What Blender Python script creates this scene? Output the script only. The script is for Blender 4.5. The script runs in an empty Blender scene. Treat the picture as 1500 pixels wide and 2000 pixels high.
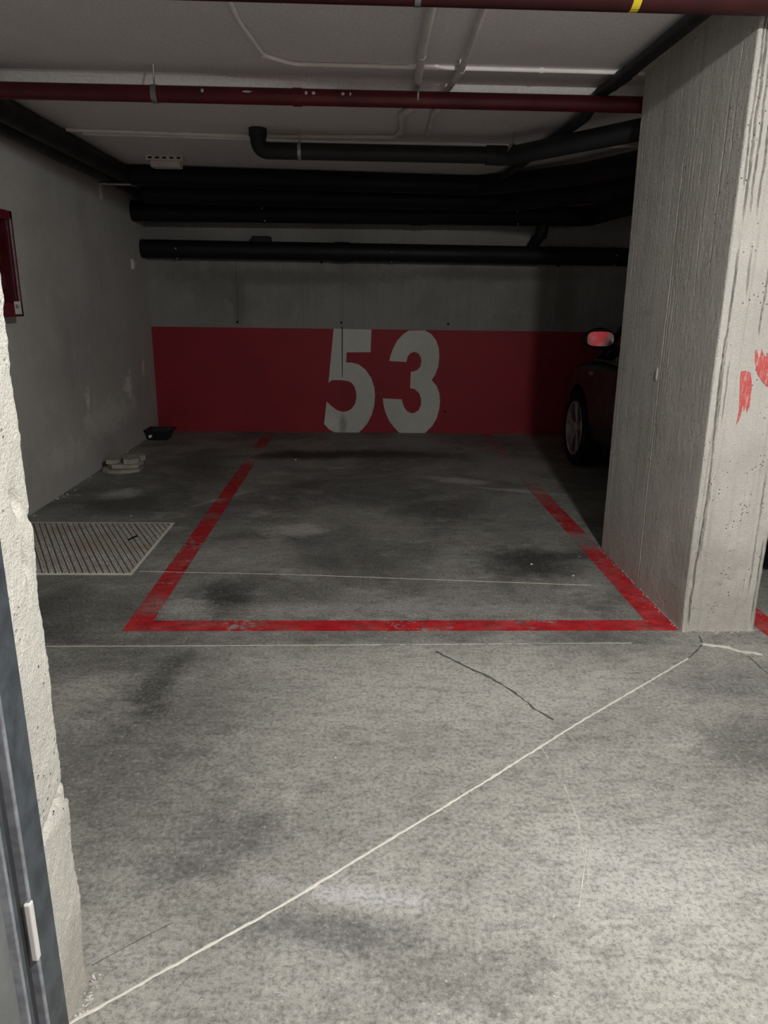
import bpy, bmesh, math, random
from mathutils import Vector, Matrix, noise as mnoise

random.seed(53)
C = bpy.context.scene.collection
scene = bpy.context.scene
PI = math.pi

# ------------------------------------------------------------------ camera
PITCH, YAW, ROLL = math.radians(16.3), math.radians(2.0), math.radians(0.8)
fwd = Vector((math.sin(YAW)*math.cos(PITCH), math.cos(YAW)*math.cos(PITCH), -math.sin(PITCH)))
r0 = Vector((math.cos(YAW), -math.sin(YAW), 0)); u0 = r0.cross(fwd)
rt = r0*math.cos(ROLL) + u0*math.sin(ROLL); up = -r0*math.sin(ROLL) + u0*math.cos(ROLL)
cam = bpy.data.cameras.new('camera'); camo = bpy.data.objects.new('camera', cam); C.objects.link(camo)
cam.sensor_fit = 'VERTICAL'; cam.sensor_height = 36.0; cam.lens = 1420/2000*36.0; cam.clip_start = 0.02
m = Matrix((rt, up, -fwd)).transposed().to_4x4(); m.translation = Vector((0, 0, 1.5))
camo.matrix_world = m
scene.camera = camo

# ------------------------------------------------------------------ world, exposure
w = bpy.data.worlds.new('garage_world'); scene.world = w; w.use_nodes = True
w.node_tree.nodes['Background'].inputs[0].default_value = (0.9, 0.95, 1.0, 1)
w.node_tree.nodes['Background'].inputs[1].default_value = 0.0
scene.view_settings.view_transform = 'Standard'; scene.view_settings.look = 'None'
scene.view_settings.gamma = 1.0; scene.view_settings.use_curve_mapping = False
scene.view_settings.exposure = 0.0
LAMP_STRENGTH = 1680.0          # glowing dome of the bulkhead luminaire over the aisle

# ------------------------------------------------------------------ node helpers
class NT:
    def __init__(s, name):
        s.m = bpy.data.materials.new(name); s.m.use_nodes = True
        s.t = s.m.node_tree; s.n = s.t.nodes; s.l = s.t.links
        s.b = s.n['Principled BSDF']
        s.pos = s.n.new('ShaderNodeNewGeometry').outputs['Position']
    def link(s, a, b): s.l.new(a, b)
    def put(s, sock, v):
        if hasattr(v, 'is_output') or isinstance(v, bpy.types.NodeSocket): s.l.new(v, sock)
        else: sock.default_value = v
    def mapping(s, scale=(1, 1, 1), loc=(0, 0, 0), rot=(0, 0, 0), vec=None, typ='POINT'):
        n = s.n.new('ShaderNodeMapping'); n.vector_type = typ
        s.put(n.inputs['Vector'], vec or s.pos)
        n.inputs['Scale'].default_value = scale; n.inputs['Location'].default_value = loc
        n.inputs['Rotation'].default_value = rot
        return n.outputs[0]
    def noise(s, scale, detail=4, rough=0.6, vec=None, dist=0.0):
        n = s.n.new('ShaderNodeTexNoise'); s.put(n.inputs['Vector'], vec or s.pos)
        n.inputs['Scale'].default_value = scale; n.inputs['Detail'].default_value = detail
        n.inputs['Roughness'].default_value = rough; n.inputs['Distortion'].default_value = dist
        return n.outputs[0]
    def voro(s, scale, vec=None):
        n = s.n.new('ShaderNodeTexVoronoi'); s.put(n.inputs['Vector'], vec or s.pos)
        n.inputs['Scale'].default_value = scale
        return n.outputs['Distance']
    def rng(s, v, a, b, c=0.0, d=1.0, smooth=True):
        n = s.n.new('ShaderNodeMapRange'); n.interpolation_type = 'SMOOTHSTEP' if smooth else 'LINEAR'
        s.put(n.inputs['Value'], v)
        for k, x in zip(('From Min', 'From Max', 'To Min', 'To Max'), (a, b, c, d)): n.inputs[k].default_value = x
        return n.outputs[0]
    def math(s, op, a, b=0.0, clamp=False):
        n = s.n.new('ShaderNodeMath'); n.operation = op; n.use_clamp = clamp
        s.put(n.inputs[0], a); s.put(n.inputs[1], b)
        return n.outputs[0]
    def mix(s, f, a, b, mode='MIX'):
        n = s.n.new('ShaderNodeMix'); n.data_type = 'RGBA'; n.blend_type = mode
        s.put(n.inputs[0], f)
        for k, v in ((6, a), (7, b)):
            s.put(n.inputs[k], v if not isinstance(v, tuple) else (v + (1,))[:4])
        return n.outputs[2]
    def spot(s, c, r, rot=0.0, soft=0.5, nz=0.5, nscale=6.0):
        """mask of a ragged blob: centre, radii, rotation about z, in world metres"""
        n = s.n.new('ShaderNodeVectorMath'); n.operation = 'SUBTRACT'
        s.link(s.pos, n.inputs[0]); n.inputs[1].default_value = c
        v = s.mapping(scale=tuple(1/x for x in r), rot=(0, 0, 0), vec=s.mapping(rot=(0, 0, -rot), vec=n.outputs[0]) if rot else n.outputs[0])
        ln = s.n.new('ShaderNodeVectorMath'); ln.operation = 'LENGTH'; s.link(v, ln.inputs[0])
        if not hasattr(s, 'spn'): s.spn = {}
        if nscale not in s.spn: s.spn[nscale] = s.math('ADD', s.math('MULTIPLY', s.noise(nscale, 4, 0.65), .6), s.math('MULTIPLY', s.noise(nscale*4.5, 6, 0.75), .4))
        nn = s.spn[nscale]
        d = s.math('ADD', ln.outputs['Value'], s.math('MULTIPLY', s.math('SUBTRACT', nn, 0.5), nz*4))
        return s.rng(d, 1.0 + soft*0.3, 1.0 - soft, 0, 1)
    def bump(s, h, strength=0.3, dist=0.01):
        n = s.n.new('ShaderNodeBump'); n.inputs['Strength'].default_value = strength
        n.inputs['Distance'].default_value = dist; s.link(h, n.inputs['Height'])
        s.link(n.outputs[0], s.b.inputs['Normal'])
    def out(s, col, rough=0.8, spec=0.3, metal=0.0):
        s.put(s.b.inputs['Base Color'], (col + (1,))[:4] if isinstance(col, tuple) else col)
        s.put(s.b.inputs['Roughness'], rough); s.b.inputs['Metallic'].default_value = metal
        s.b.inputs['Specular IOR Level'].default_value = spec
        return s.m

def plain(name, col, rough=0.5, metal=0.0, spec=0.5, var=0.15, vscale=8.0):
    s = NT(name); n = s.noise(vscale, 4)
    c2 = tuple(x*(1-var*2) for x in col)
    return s.out(s.mix(s.rng(n, 0.3, 0.7), col, c2), s.rng(n, .3, .7, rough, min(1, rough+.12)), spec, metal)

def concrete(name, base, dark, light, streak=0.0, spots=(), bump=0.35, fine=90.0, tint=None, pits=0.25, big=0.9):
    s = NT(name)
    n1 = s.noise(big, 5, 0.6, dist=0.4); n2 = s.noise(4.5, 6, 0.65); n3 = s.noise(fine, 3, 0.7)
    col = s.mix(s.rng(n1, 0.35, 0.68), base, dark)
    col = s.mix(s.math('MULTIPLY', s.rng(n2, 0.48, 0.75), 0.6), col, light)
    if streak:
        sv = s.noise(1.0, 6, 0.7, vec=s.mapping(scale=(42, 42, 0.45)))
        col = s.mix(s.math('MULTIPLY', s.rng(sv, 0.5, 0.72), streak), col, tuple(x*0.5 for x in dark))
    for c, r, rot, colr, st, nz in spots:
        col = s.mix(s.math('MULTIPLY', s.spot(c, r, rot, 0.7, nz), st), col, colr)
    col = s.mix(s.rng(n3, 0.3, 0.7, 0, 0.30), col, tuple(x*0.45 for x in base))
    vo = s.voro(55.0); pit = s.rng(vo, 0.10, 0.2, 1, 0)
    pm = s.math('MULTIPLY', pit, s.rng(s.noise(9, 3), 0.52, 0.62))
    col = s.mix(s.math('MULTIPLY', pm, pits*1.6, True), col, tuple(x*0.3 for x in dark))
    h = s.math('ADD', s.math('MULTIPLY', n3, 0.5), s.math('MULTIPLY', n2, 0.8))
    h = s.math('SUBTRACT', h, s.math('MULTIPLY', pm, 0.9))
    s.bump(h, bump, 0.012)
    return s.out(col, s.rng(n2, .3, .7, .75, .95), 0.25)

# ------------------------------------------------------------------ floor shading, shared by slab and paint
FB, FD, FL = (0.31, 0.305, 0.278), (0.135, 0.133, 0.124), (0.44, 0.435, 0.405)
STAIN = (0.035, 0.035, 0.035); PALE = (0.58, 0.57, 0.55); DUST = (0.55, 0.54, 0.54)
FSPOTS = [
    ((0.45, 2.62, 0), (1.3, 0.42, .3), 0, (.58, .57, .52), .55, .5), ((-.55, 2.5, 0), (.5, .3, .3), .4, STAIN, .3, .7), ((.95, 2.35, 0), (.35, .2, .3), .5, STAIN, .25, .7),  # centre, radii, rot, colour, strength, raggedness; first patch paints in missing lamplight
    ((-0.45, 7.15, 0), (0.75, 0.28, .3), 0.1, STAIN, 1.0, .5), ((0.35, 7.2, 0), (0.75, 0.22, .3), -.12, STAIN, .9, .5),
    ((-1.42, 6.35, 0), (0.38, 0.95, .3), .15, STAIN, .55, .3), ((-1.75, 5.35, 0), (0.40, 0.45, .3), -.3, STAIN, .6, .4),
    ((1.03, 4.08, 0), (0.36, 0.33, .3), -.5, STAIN, .9, .45), ((1.35, 4.2, 0), (0.24, 0.10, .3), 0, STAIN, .7, .5),
    ((-0.72, 3.55, 0), (0.24, 0.26, .3), .2, STAIN, .7, .45), ((-0.15, 4.35, 0), (0.45, 0.55, .3), .2, STAIN, .45, .4),
    ((-0.20, 5.7, 0), (0.9, 0.55, .3), 0, STAIN, .35, .4), ((0.6, 5.3, 0), (0.55, 0.35, .3), 0, STAIN, .35, .4),
    ((-1.45, 3.35, 0), (0.6, 0.42, .3), .0, STAIN, .50, .4), ((-1.05, 2.85, 0), (0.50, 0.20, .3), .1, STAIN, .50, .45),
    ((-0.80, 2.62, 0), (0.10, 0.36, .3), -.1, STAIN, .65, .6), ((-0.75, 2.05, 0), (0.45, 0.6, .3), .3, STAIN, .42, .7),
    ((-0.38, 1.75, 0), (0.22, 0.13, .3), .4, (0.12, 0.115, 0.125), .55, .7),
    ((-0.05, 1.43, 0), (0.26, 0.075, .3), -.1, (0.09, 0.09, 0.10), .65, .7), ((0.2, 1.30, 0), (0.25, 0.12, .3), 0, STAIN, .3, .7),
    ((1.42, 2.2, 0), (0.30, 0.22, .3), .3, STAIN, .5, .5), ((1.5, 2.62, 0), (0.35, 0.15, .3), 0, (0.12, 0.11, 0.12), .5, .4),
    ((-0.44, 4.70, 0), (0.26, 0.20, .3), .5, PALE, .75, .7), ((-0.72, 4.25, 0), (0.40, 0.30, .3), .2, PALE, .35, .6),
    ((0.85, 6.10, 0), (0.34, 0.13, .3), -.4, PALE, .8, .6), ((1.32, 5.76, 0), (0.42, 0.05, .3), -.33, PALE, .7, .4),
    ((-1.88, 5.62, 0), (0.20, 0.16, .3), .6, PALE, .7, .7), ((0.03, 1.545, 0), (0.20, 0.05, .3), -.15, DUST, .8, .55),
    ((-0.24, 1.60, 0), (0.06, 0.04, .3), .3, DUST, .5, .6), ((0.75, 1.62, 0), (0.42, 0.25, .3), .2, PALE, .35, .6),
    ((-0.86, 3.42, 0), (0.14, 0.20, .3), .2, PALE, .55, .7), ((0.0, 3.38, 0), (0.9, 0.10, .3), 0, PALE, .3, .6),
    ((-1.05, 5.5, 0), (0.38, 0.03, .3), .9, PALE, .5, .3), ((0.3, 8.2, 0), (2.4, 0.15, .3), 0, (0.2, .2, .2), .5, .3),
]
def floor_colour(s):
    n1 = s.noise(1.15, 6, 0.62, dist=0.8); n2 = s.noise(3.2, 8, 0.68, vec=s.mapping(scale=(1, 1.5, 1))); n3 = s.noise(70, 4, 0.7)
    n4 = s.noise(15, 8, 0.72, vec=s.mapping(scale=(.8, 1.5, 1), rot=(0, 0, .25)))
    col = s.mix(s.rng(n1, 0.36, 0.70), FB, FD)
    col = s.mix(s.math('MULTIPLY', s.rng(n2, 0.5, 0.72), 0.75), col, FL)
    col = s.mix(s.math('MULTIPLY', s.rng(n2, 0.48, 0.25), 0.6), col, FD)
    sep = s.n.new('ShaderNodeSeparateXYZ'); s.link(s.pos, sep.inputs[0])
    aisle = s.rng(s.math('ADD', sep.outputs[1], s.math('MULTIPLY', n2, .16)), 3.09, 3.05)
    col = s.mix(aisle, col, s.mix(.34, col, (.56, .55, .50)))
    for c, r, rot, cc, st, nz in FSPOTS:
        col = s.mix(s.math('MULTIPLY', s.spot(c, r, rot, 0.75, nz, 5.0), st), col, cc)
    col = s.mix(s.rng(n4, 0.44, 0.68, 0, 0.60), col, s.mix(0.6, col, (0.03, 0.03, 0.028)))
    col = s.mix(s.rng(n4, 0.45, 0.28, 0, 0.35), col, FL)
    n5 = s.noise(210, 3, 0.7)
    col = s.mix(s.rng(n3, 0.47, 0.64, 0, 0.62), col, s.mix(0.65, col, (0.02, 0.02, 0.018)))
    col = s.mix(s.rng(n5, 0.5, 0.66, 0, 0.5), col, s.mix(0.6, col, (0.02, 0.02, 0.018)))
    col = s.mix(s.rng(n3, 0.45, 0.28, 0, 0.42), col, (0.62, 0.61, 0.56))
    h = s.math('ADD', s.math('MULTIPLY', n3, 0.5), n4)
    return col, h, n2, n4

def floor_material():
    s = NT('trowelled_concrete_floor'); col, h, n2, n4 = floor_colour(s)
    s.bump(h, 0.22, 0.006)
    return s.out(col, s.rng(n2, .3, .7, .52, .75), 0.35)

def floor_paint(name, red, wear):
    s = NT(name); col, h, n2, n4 = floor_colour(s)
    wn = s.noise(24, 8, 0.75); wl = s.noise(2.6, 4, 0.6)
    keep = s.rng(s.math('ADD', wn, s.math('MULTIPLY', s.math('SUBTRACT', wl, 0.5), 0.8)), 0.62+wear, 0.70+wear, 1, 0)
    for c, r, rot, st in PAINT_GAPS:
        keep = s.math('MULTIPLY', keep, s.math('SUBTRACT', 1.0, s.math('MULTIPLY', s.spot(c, r, rot, 0.8, .25, 9), st), True))
    rc = s.mix(s.rng(n4, .35, .65), red, tuple(x*0.55 for x in red))
    rc = s.mix(s.rng(s.noise(5.5, 6, .7), .42, .68, 0, .55), rc, s.mix(.5, col, rc))
    c = s.mix(keep, col, rc); s.bump(h, 0.2, 0.005)
    return s.out(c, 0.62, 0.3)
PAINT_GAPS = [((1.46, 4.47, 0), (0.3, 0.20, .3), 0, .93), ((1.46, 6.6, 0), (0.3, 1.25, .3), 0, 1.0), ((1.46, 7.9, 0), (.3, .5, .3), 0, .9),
              ((-1.05, 7.15, 0), (0.3, 0.55, .3), 0, .96), ((-1.05, 8.2, 0), (.3, .22, .3), 0, .9), ((-1.04, 3.42, 0), (.09, .13, .3), 0, .55),
              ((-1.05, 5.0, 0), (.1, .10, .3), 0, .5), ((-1.08, 5.42, 0), (.1, .08, .3), 0, .5)]

M = {}
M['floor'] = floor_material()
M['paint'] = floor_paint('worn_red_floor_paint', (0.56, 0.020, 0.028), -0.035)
M['ceiling'] = concrete('painted_ceiling', (0.86, 0.85, 0.845), (0.80, 0.79, 0.785), (0.89, 0.88, 0.875), bump=0.12, pits=0.0, fine=60)
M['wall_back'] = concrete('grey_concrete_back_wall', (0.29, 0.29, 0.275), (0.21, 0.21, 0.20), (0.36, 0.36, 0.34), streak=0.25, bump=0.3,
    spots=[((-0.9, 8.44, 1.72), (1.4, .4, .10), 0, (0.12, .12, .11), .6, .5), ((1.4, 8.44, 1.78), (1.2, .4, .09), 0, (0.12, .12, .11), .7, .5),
           ((2.3, 8.44, 1.5), (.14, .4, .5), 0, (0.14, .13, .115), .5, .3), ((-1.35, 8.44, 1.45), (.10, .4, .3), 0, (0.13, .13, .115), .6, .4)])  # upright strip at the right: column's shadow painted into the wall colour
M['wall_left'] = concrete('grey_plaster_left_wall', (0.53, 0.53, 0.505), (0.43, 0.43, 0.405), (0.60, 0.60, 0.57), streak=0.12, bump=0.22, pits=.1,
    spots=[((-2.33, 6.85, .42), (.3, .75, .19), 0, (0.68, .675, .64), .85, 1.1), ((-2.33, 7.45, .62), (.3, .14, .13), 0, (0.90, .89, .85), .95, 1.4),
           ((-2.33, 6.32, .62), (.3, .07, .10), 0, (0.85, .84, .8), .9, 1.4), ((-2.33, 8.0, .76), (.3, .05, .10), 0, (0.9, .89, .85), .85, 1.2),
           ((-2.33, 5.75, .28), (.3, .45, .12), 0, (0.66, .65, .61), .7, 1.3), ((-2.33, 6.0, 1.0), (.3, .16, .35), 0, (0.30, .30, .28), .35, .6)])
M['wall_plain'] = concrete('grey_plaster_wall', (0.62, 0.61, 0.59), (0.55, 0.54, 0.52), (0.66, 0.65, 0.63), bump=0.2, pits=.05)
M['column'] = concrete('board_marked_column_concrete', (0.63, 0.62, 0.575), (0.52, 0.51, 0.47), (0.70, 0.69, 0.645), streak=0.55, bump=0.9, pits=.95, fine=130, big=1.6,
    spots=[((1.7, 3.1, 0.12), (.6, .3, .16), 0, (0.40, .39, .34), .6, .6), ((1.6, 3.1, 0.33), (.3, .3, .10), 0, (0.38, .37, .33), .5, .8)])
M['jamb'] = concrete('rough_rendered_block', (0.70, 0.69, 0.625), (0.62, 0.61, 0.555), (0.77, 0.76, 0.70), bump=1.0, fine=170, pits=.25,
    spots=[((-.62, 1.27, .05), (.3, .3, .16), 0, (.45, .43, .37), .6, .5)])

def red_wall(name, red):
    s = NT(name); n = s.noise(1.4, 5); n2 = s.noise(40, 3); sc = s.voro(7.0)
    c = s.mix(s.rng(n, .3, .7), red, tuple(x*.78 for x in red))
    c = s.mix(s.math('MULTIPLY', s.rng(s.noise(5, 7, .75), .70, .76), .5), c, (.35, .2, .18))
    c = s.mix(s.rng(n2, .45, .7, 0, .25), c, tuple(x*.6 for x in red))
    s.bump(n2, .12, .006)
    return s.out(c, .6, .3)
M['red_wall'] = red_wall('matt_red_wall_paint', (0.30, 0.018, 0.030))
M['digit'] = concrete('bare_concrete_numeral', (0.60, 0.62, 0.575), (0.53, 0.55, 0.51), (0.66, 0.68, 0.63), bump=.2, pits=.2,
    spots=[((-.37, 8.43, .09), (.16, .3, .10), 0, (.74, .73, .68), .6, .8), ((-.2, 8.43, .10), (.05, .3, .16), 0, (.16, .16, .15), .6, .4)])
M['red_pipe'] = plain('dark_red_pipe_paint', (0.13, 0.007, 0.014), .38, 0, .5, .2, 5)
M['red_pipe_near'] = plain('shade_dark_red_pipe', (0.050, 0.010, 0.011), .5, 0, .3, .2, 5)  # darker copy of the pipe red, with the pipe's shade in its colour
M['pvc'] = plain('charcoal_pvc', (0.020, 0.0215, 0.024), .5, 0, .28, .12, 3)
M['pvc_dark'] = plain('black_pvc', (0.008, 0.0085, 0.0115), .5, 0, .25, .12, 3)
M['conduit'] = plain('painted_conduit', (0.84, 0.82, 0.79), .55, 0, .4, .06, 6)
M['conduit_grey'] = plain('grey_painted_conduit', (0.70, 0.68, 0.65), .6, 0, .4, .08, 6)
M['galv'] = plain('galvanised_steel', (0.45, 0.46, 0.47), .4, .8, .5, .15, 30)
M['white'] = plain('white_plastic', (0.72, 0.72, 0.70), .4, 0, .5, .04)
M['yellow'] = plain('yellow_tape', (0.75, 0.60, 0.03), .45, 0, .5, .05)
M['frame'] = plain('blue_grey_steel_frame', (0.085, 0.105, 0.125), .32, .25, .5, .25, 18)
M['frame_rib'] = plain('pale_frame_edge', (0.42, 0.45, 0.50), .35, .5, .5, .2, 30)  # pale tone paints the highlight on the frame ribs
M['frame_groove'] = plain('dark_frame_groove', (0.03, 0.03, 0.032), .6)  # near-black strip between rib and stop
M['door'] = plain('grey_door_skin', (0.19, 0.20, 0.20), .4, .1, .5, .1, 12)
M['joint'] = concrete('pale_joint_filler', (0.78, 0.76, 0.68), (0.66, 0.64, 0.57), (0.84, 0.82, 0.75), bump=.4, pits=.1, fine=120, big=9)
M['crack'] = plain('dark_crack', (0.13, 0.128, 0.118), .9, 0, .1)
M['chip'] = plain('pale_grit', (0.62, 0.61, 0.57), .85, 0, .2)
M['tin'] = plain('box_steel_red', (0.16, 0.010, 0.022), .35, .1, .5, .1, 10)
M['darkred'] = plain('red_lined_cabinet_glass', (0.11, 0.008, 0.022), .12, 0, .6, .1, 6)
def pane_material():
    s = NT('red_tinted_cabinet_glass'); s.out((0.10, .008, .02), .12, .5)
    tr = s.n.new('ShaderNodeBsdfTransparent'); tr.inputs[0].default_value = (.9, .62, .66, 1)
    mx = s.n.new('ShaderNodeMixShader'); mx.inputs[0].default_value = .45
    s.link(tr.outputs[0], mx.inputs[1]); s.link(s.b.outputs[0], mx.inputs[2]); s.link(mx.outputs[0], s.n['Material Output'].inputs[0])
    return s.m
M['darkred'] = pane_material()
M['black'] = plain('black_plastic', (0.012, 0.012, 0.013), .45)
M['hole'] = plain('hole_shade_black', (0.008, 0.008, 0.008), .9, 0, .1)  # solid near-black pieces; the shade inside a hole is put into the colour
M['stone'] = concrete('broken_paver', (0.42, 0.40, 0.34), (0.30, 0.285, 0.24), (0.5, 0.48, 0.42), bump=.6, pits=.4, fine=140, big=7)
M['carpaint'] = plain('black_car_paint', (0.005, 0.005, 0.006), .28, 0, .3, .02)
M['glass'] = plain('tinted_car_glass', (0.006, 0.007, 0.008), .05, 0, .7, .02)
M['rubber'] = plain('tyre_rubber', (0.012, 0.012, 0.012), .8, 0, .2)
M['alloy'] = plain('silver_alloy', (0.55, 0.55, 0.56), .28, .9, .5, .05)
M['mirror'] = plain('mirror_silvering', (0.9, 0.9, 0.9), .03, 1.0, .5, .0)
M['lens'] = plain('red_lamp_lens', (0.25, 0.01, 0.012), .15, 0, .6, .05)
M['clear_lens'] = plain('clear_lamp_lens', (0.4, 0.41, 0.42), .1, .3, .6, .05)
M['ink'] = plain('black_ink', (0.02, 0.02, 0.02), .7)
M['white_enamel'] = plain('white_luminaire_enamel', (0.75, 0.75, 0.73), .4)

def grating_material():
    s = NT('worn_steel_grating'); v = s.mapping(rot=(0, 0, -math.radians(27.6)))
    ch = s.n.new('ShaderNodeTexVoronoi'); ch.inputs['Scale'].default_value = 75; s.link(v, ch.inputs['Vector']); ch.inputs['Randomness'].default_value = .25
    d = ch.outputs['Distance']; n = s.noise(4, 5); n2 = s.noise(60, 3)
    c = s.mix(s.rng(n, .4, .62), (0.80, .78, .73), (0.62, .50, .38))
    c = s.mix(s.rng(d, .35, .6), c, (.30, .285, .26))
    c = s.mix(s.rng(n2, .55, .7, 0, .6), c, (.4, .39, .37))
    s.bump(s.rng(d, .2, .6, 1, 0), .5, .004)
    return s.out(c, .6, .3, 0)
M['grating'] = grating_material()
def stroke_material():
    s = NT('dry_brushed_red_paint')
    v = s.noise(1.0, 6, .7, vec=s.mapping(scale=(190, 190, 7))); n = s.noise(60, 4, .7)
    k = s.rng(s.math('ADD', s.math('MULTIPLY', v, .75), s.math('MULTIPLY', n, .25)), .50, .66, 1, 0)
    return s.out(s.mix(k, (0.58, .55, .49), s.mix(n, (0.50, .06, .065), (.62, .14, .13))), .7, .3)
M['stroke'] = stroke_material()
def emission(name, col, st):
    mt = bpy.data.materials.new(name); mt.use_nodes = True; b = mt.node_tree.nodes['Principled BSDF']
    b.inputs['Base Color'].default_value = (1, 1, 1, 1); b.inputs['Emission Color'].default_value = col + (1,); b.inputs['Emission Strength'].default_value = st
    return mt
M['tube'] = emission('lit_opal_dome', (1.0, 0.985, 0.945), LAMP_STRENGTH)

# ------------------------------------------------------------------ mesh helpers (all shapes are given in world metres)
def wloc(o):
    v = Vector((0, 0, 0))
    while o: v += o.location; o = o.parent
    return v
def link(name, me, mat, parent=None):
    o = bpy.data.objects.new(name, me); C.objects.link(o)
    if mat: me.materials.clear(); me.materials.append(mat)
    if parent is not None:
        p = wloc(parent)
        me.transform(Matrix.Translation(-p)); o.parent = parent
    else:
        vs = [v.co for v in me.vertices]
        c = Vector(((min(v.x for v in vs)+max(v.x for v in vs))/2, (min(v.y for v in vs)+max(v.y for v in vs))/2, min(v.z for v in vs)))
        me.transform(Matrix.Translation(-c)); o.location = c
    return o
def obj(name, bm, mat, parent=None, smooth=False, angle=40):
    bmesh.ops.recalc_face_normals(bm, faces=bm.faces[:])
    me = bpy.data.meshes.new(name); bm.to_mesh(me); bm.free()
    if smooth:
        for p in me.polygons: p.use_smooth = True
        try: me.set_sharp_from_angle(angle=math.radians(angle))
        except Exception: pass
    return link(name, me, mat, parent)
def empty(name, loc):
    o = bpy.data.objects.new(name, None); o.empty_display_size = .1; o.location = loc; C.objects.link(o); return o
def tag(o, label=None, cat=None, group=None, kind=None):
    if label: o['label'] = label
    if cat: o['category'] = cat
    if group: o['group'] = group
    if kind: o['kind'] = kind
    return o
def box(bm, x0, x1, y0, y1, z0, z1, bevel=0.0):
    vs = [bm.verts.new((x, y, z)) for x in (x0, x1) for y in (y0, y1) for z in (z0, z1)]
    q = [(0, 1, 3, 2), (4, 6, 7, 5), (0, 4, 5, 1), (2, 3, 7, 6), (0, 2, 6, 4), (1, 5, 7, 3)]
    fs = [bm.faces.new([vs[i] for i in f]) for f in q]
    if bevel:
        es = list({e for f in fs for e in f.edges})
        bmesh.ops.bevel(bm, geom=es, offset=bevel, segments=2, profile=.5, affect='EDGES')
def bbox(x0, x1, y0, y1, z0, z1, bevel=0.0):
    bm = bmesh.new(); box(bm, x0, x1, y0, y1, z0, z1, bevel); return bm
def fillet(pts, r, n=7):
    pts = [Vector(p) for p in pts]; out = [pts[0]]
    for i in range(1, len(pts)-1):
        a, b, c = pts[i-1], pts[i], pts[i+1]; u = (a-b); v = (c-b)
        ang = u.angle(v)
        if r <= 0 or ang > PI-.02: out.append(b); continue
        d = min(r/math.tan(ang/2), u.length*.49, v.length*.49)
        p0 = b+u.normalized()*d; p1 = b+v.normalized()*d
        for k in range(n+1):
            t = k/n; out.append(p0*(1-t)**2 + b*2*t*(1-t) + p1*t*t)
    out.append(pts[-1]); return out
def sweep(bm, pts, rad, seg=16, caps=True, bend=0.0):
    pts = fillet(pts, bend); rings = []
    t0 = (pts[1]-pts[0]).normalized(); nrm = t0.orthogonal().normalized()
    for i, p in enumerate(pts):
        if i == 0: t = t0
        elif i == len(pts)-1: t = (pts[i]-pts[i-1]).normalized()
        else: t = ((pts[i+1]-pts[i]).normalized()+(pts[i]-pts[i-1]).normalized()).normalized()
        nrm = (nrm - t*nrm.dot(t)).normalized(); bn = t.cross(nrm)
        r = rad[i] if isinstance(rad, (list, tuple)) else rad
        rings.append([bm.verts.new(p + nrm*math.cos(2*PI*k/seg)*r + bn*math.sin(2*PI*k/seg)*r) for k in range(seg)])
    for a, b in zip(rings, rings[1:]):
        for k in range(seg): bm.faces.new((a[k], a[(k+1) % seg], b[(k+1) % seg], b[k]))
    if caps: bm.faces.new(rings[0][::-1]); bm.faces.new(rings[-1])
def pipe(name, pts, r, mat, parent=None, bend=0.0, seg=18):
    bm = bmesh.new(); sweep(bm, pts, r, seg, True, bend); return obj(name, bm, mat, parent, True)
def band(name, p, d, r, wd, th, mat, parent, seg=20):
    """ring collar round a pipe"""
    p = Vector(p); d = Vector(d).normalized(); bm = bmesh.new()
    prof = [(-wd/2, r-.004), (-wd/2, r+th), (wd/2, r+th), (wd/2, r-.004)]
    n = d.orthogonal().normalized(); b = d.cross(n)
    rings = [[bm.verts.new(p+d*a+(n*math.cos(2*PI*k/seg)+b*math.sin(2*PI*k/seg))*q) for k in range(seg)] for a, q in prof]
    for i in range(4):
        a, c = rings[i], rings[(i+1) % 4]
        for k in range(seg): bm.faces.new((a[k], a[(k+1) % seg], c[(k+1) % seg], c[k]))
    return obj(name, bm, mat, parent, True)
def poly(name, pts2, plane, mat, parent, th=0.002):
    """flat shape with a little thickness. plane: ('y', value, dir) / ('z', value) / ('x', value, dir)"""
    bm = bmesh.new(); ax, v, d = plane
    mk = {'y': lambda a, b, o: (a, v+o, b), 'z': lambda a, b, o: (a, b, v+o), 'x': lambda a, b, o: (v+o, a, b)}[ax]
    f = [bm.verts.new(mk(a, b, 0)) for a, b in pts2]; g = [bm.verts.new(mk(a, b, d*th)) for a, b in pts2]
    n = len(f); t1 = bm.faces.new(g); t0 = bm.faces.new(f[::-1])
    for i in range(n): bm.faces.new((f[i], f[(i+1) % n], g[(i+1) % n], g[i]))
    bm.normal_update(); bmesh.ops.triangulate(bm, faces=[t0, t1], ngon_method='EAR_CLIP')
    return obj(name, bm, mat, parent)
def ribbon(name, pts, width, mat, parent, z=0.0008, jag=0.3, step=0.02):
    """irregular thin strip on the floor along a polyline"""
    pts = [Vector((p[0], p[1], 0)) for p in pts]; dense = []
    for a, b in zip(pts, pts[1:]):
        n = max(2, int((b-a).length/step))
        dense += [a.lerp(b, i/n) for i in range(n)]
    dense.append(pts[-1]); bm = bmesh.new(); prev = None
    for i, p in enumerate(dense):
        t = (dense[min(i+1, len(dense)-1)]-dense[max(i-1, 0)]).normalized(); nn = Vector((-t.y, t.x, 0))
        w1 = width*.5*(1+random.uniform(-jag, jag)); w2 = width*.5*(1+random.uniform(-jag, jag))
        off = nn*random.uniform(-.25, .25)*width*jag
        cur = [bm.verts.new(p+off+nn*w1), bm.verts.new(p+off-nn*w2)]
        for v in cur: v.co.z = z
        top = bm.verts.new(p+off+Vector((0, 0, z+.0012)))
        if prev:
            bm.faces.new((prev[0], cur[0], top, prev[2])); bm.faces.new((prev[2], top, cur[1], prev[1]))
        prev = cur+[top]
    return obj(name, bm, mat, parent)

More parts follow.
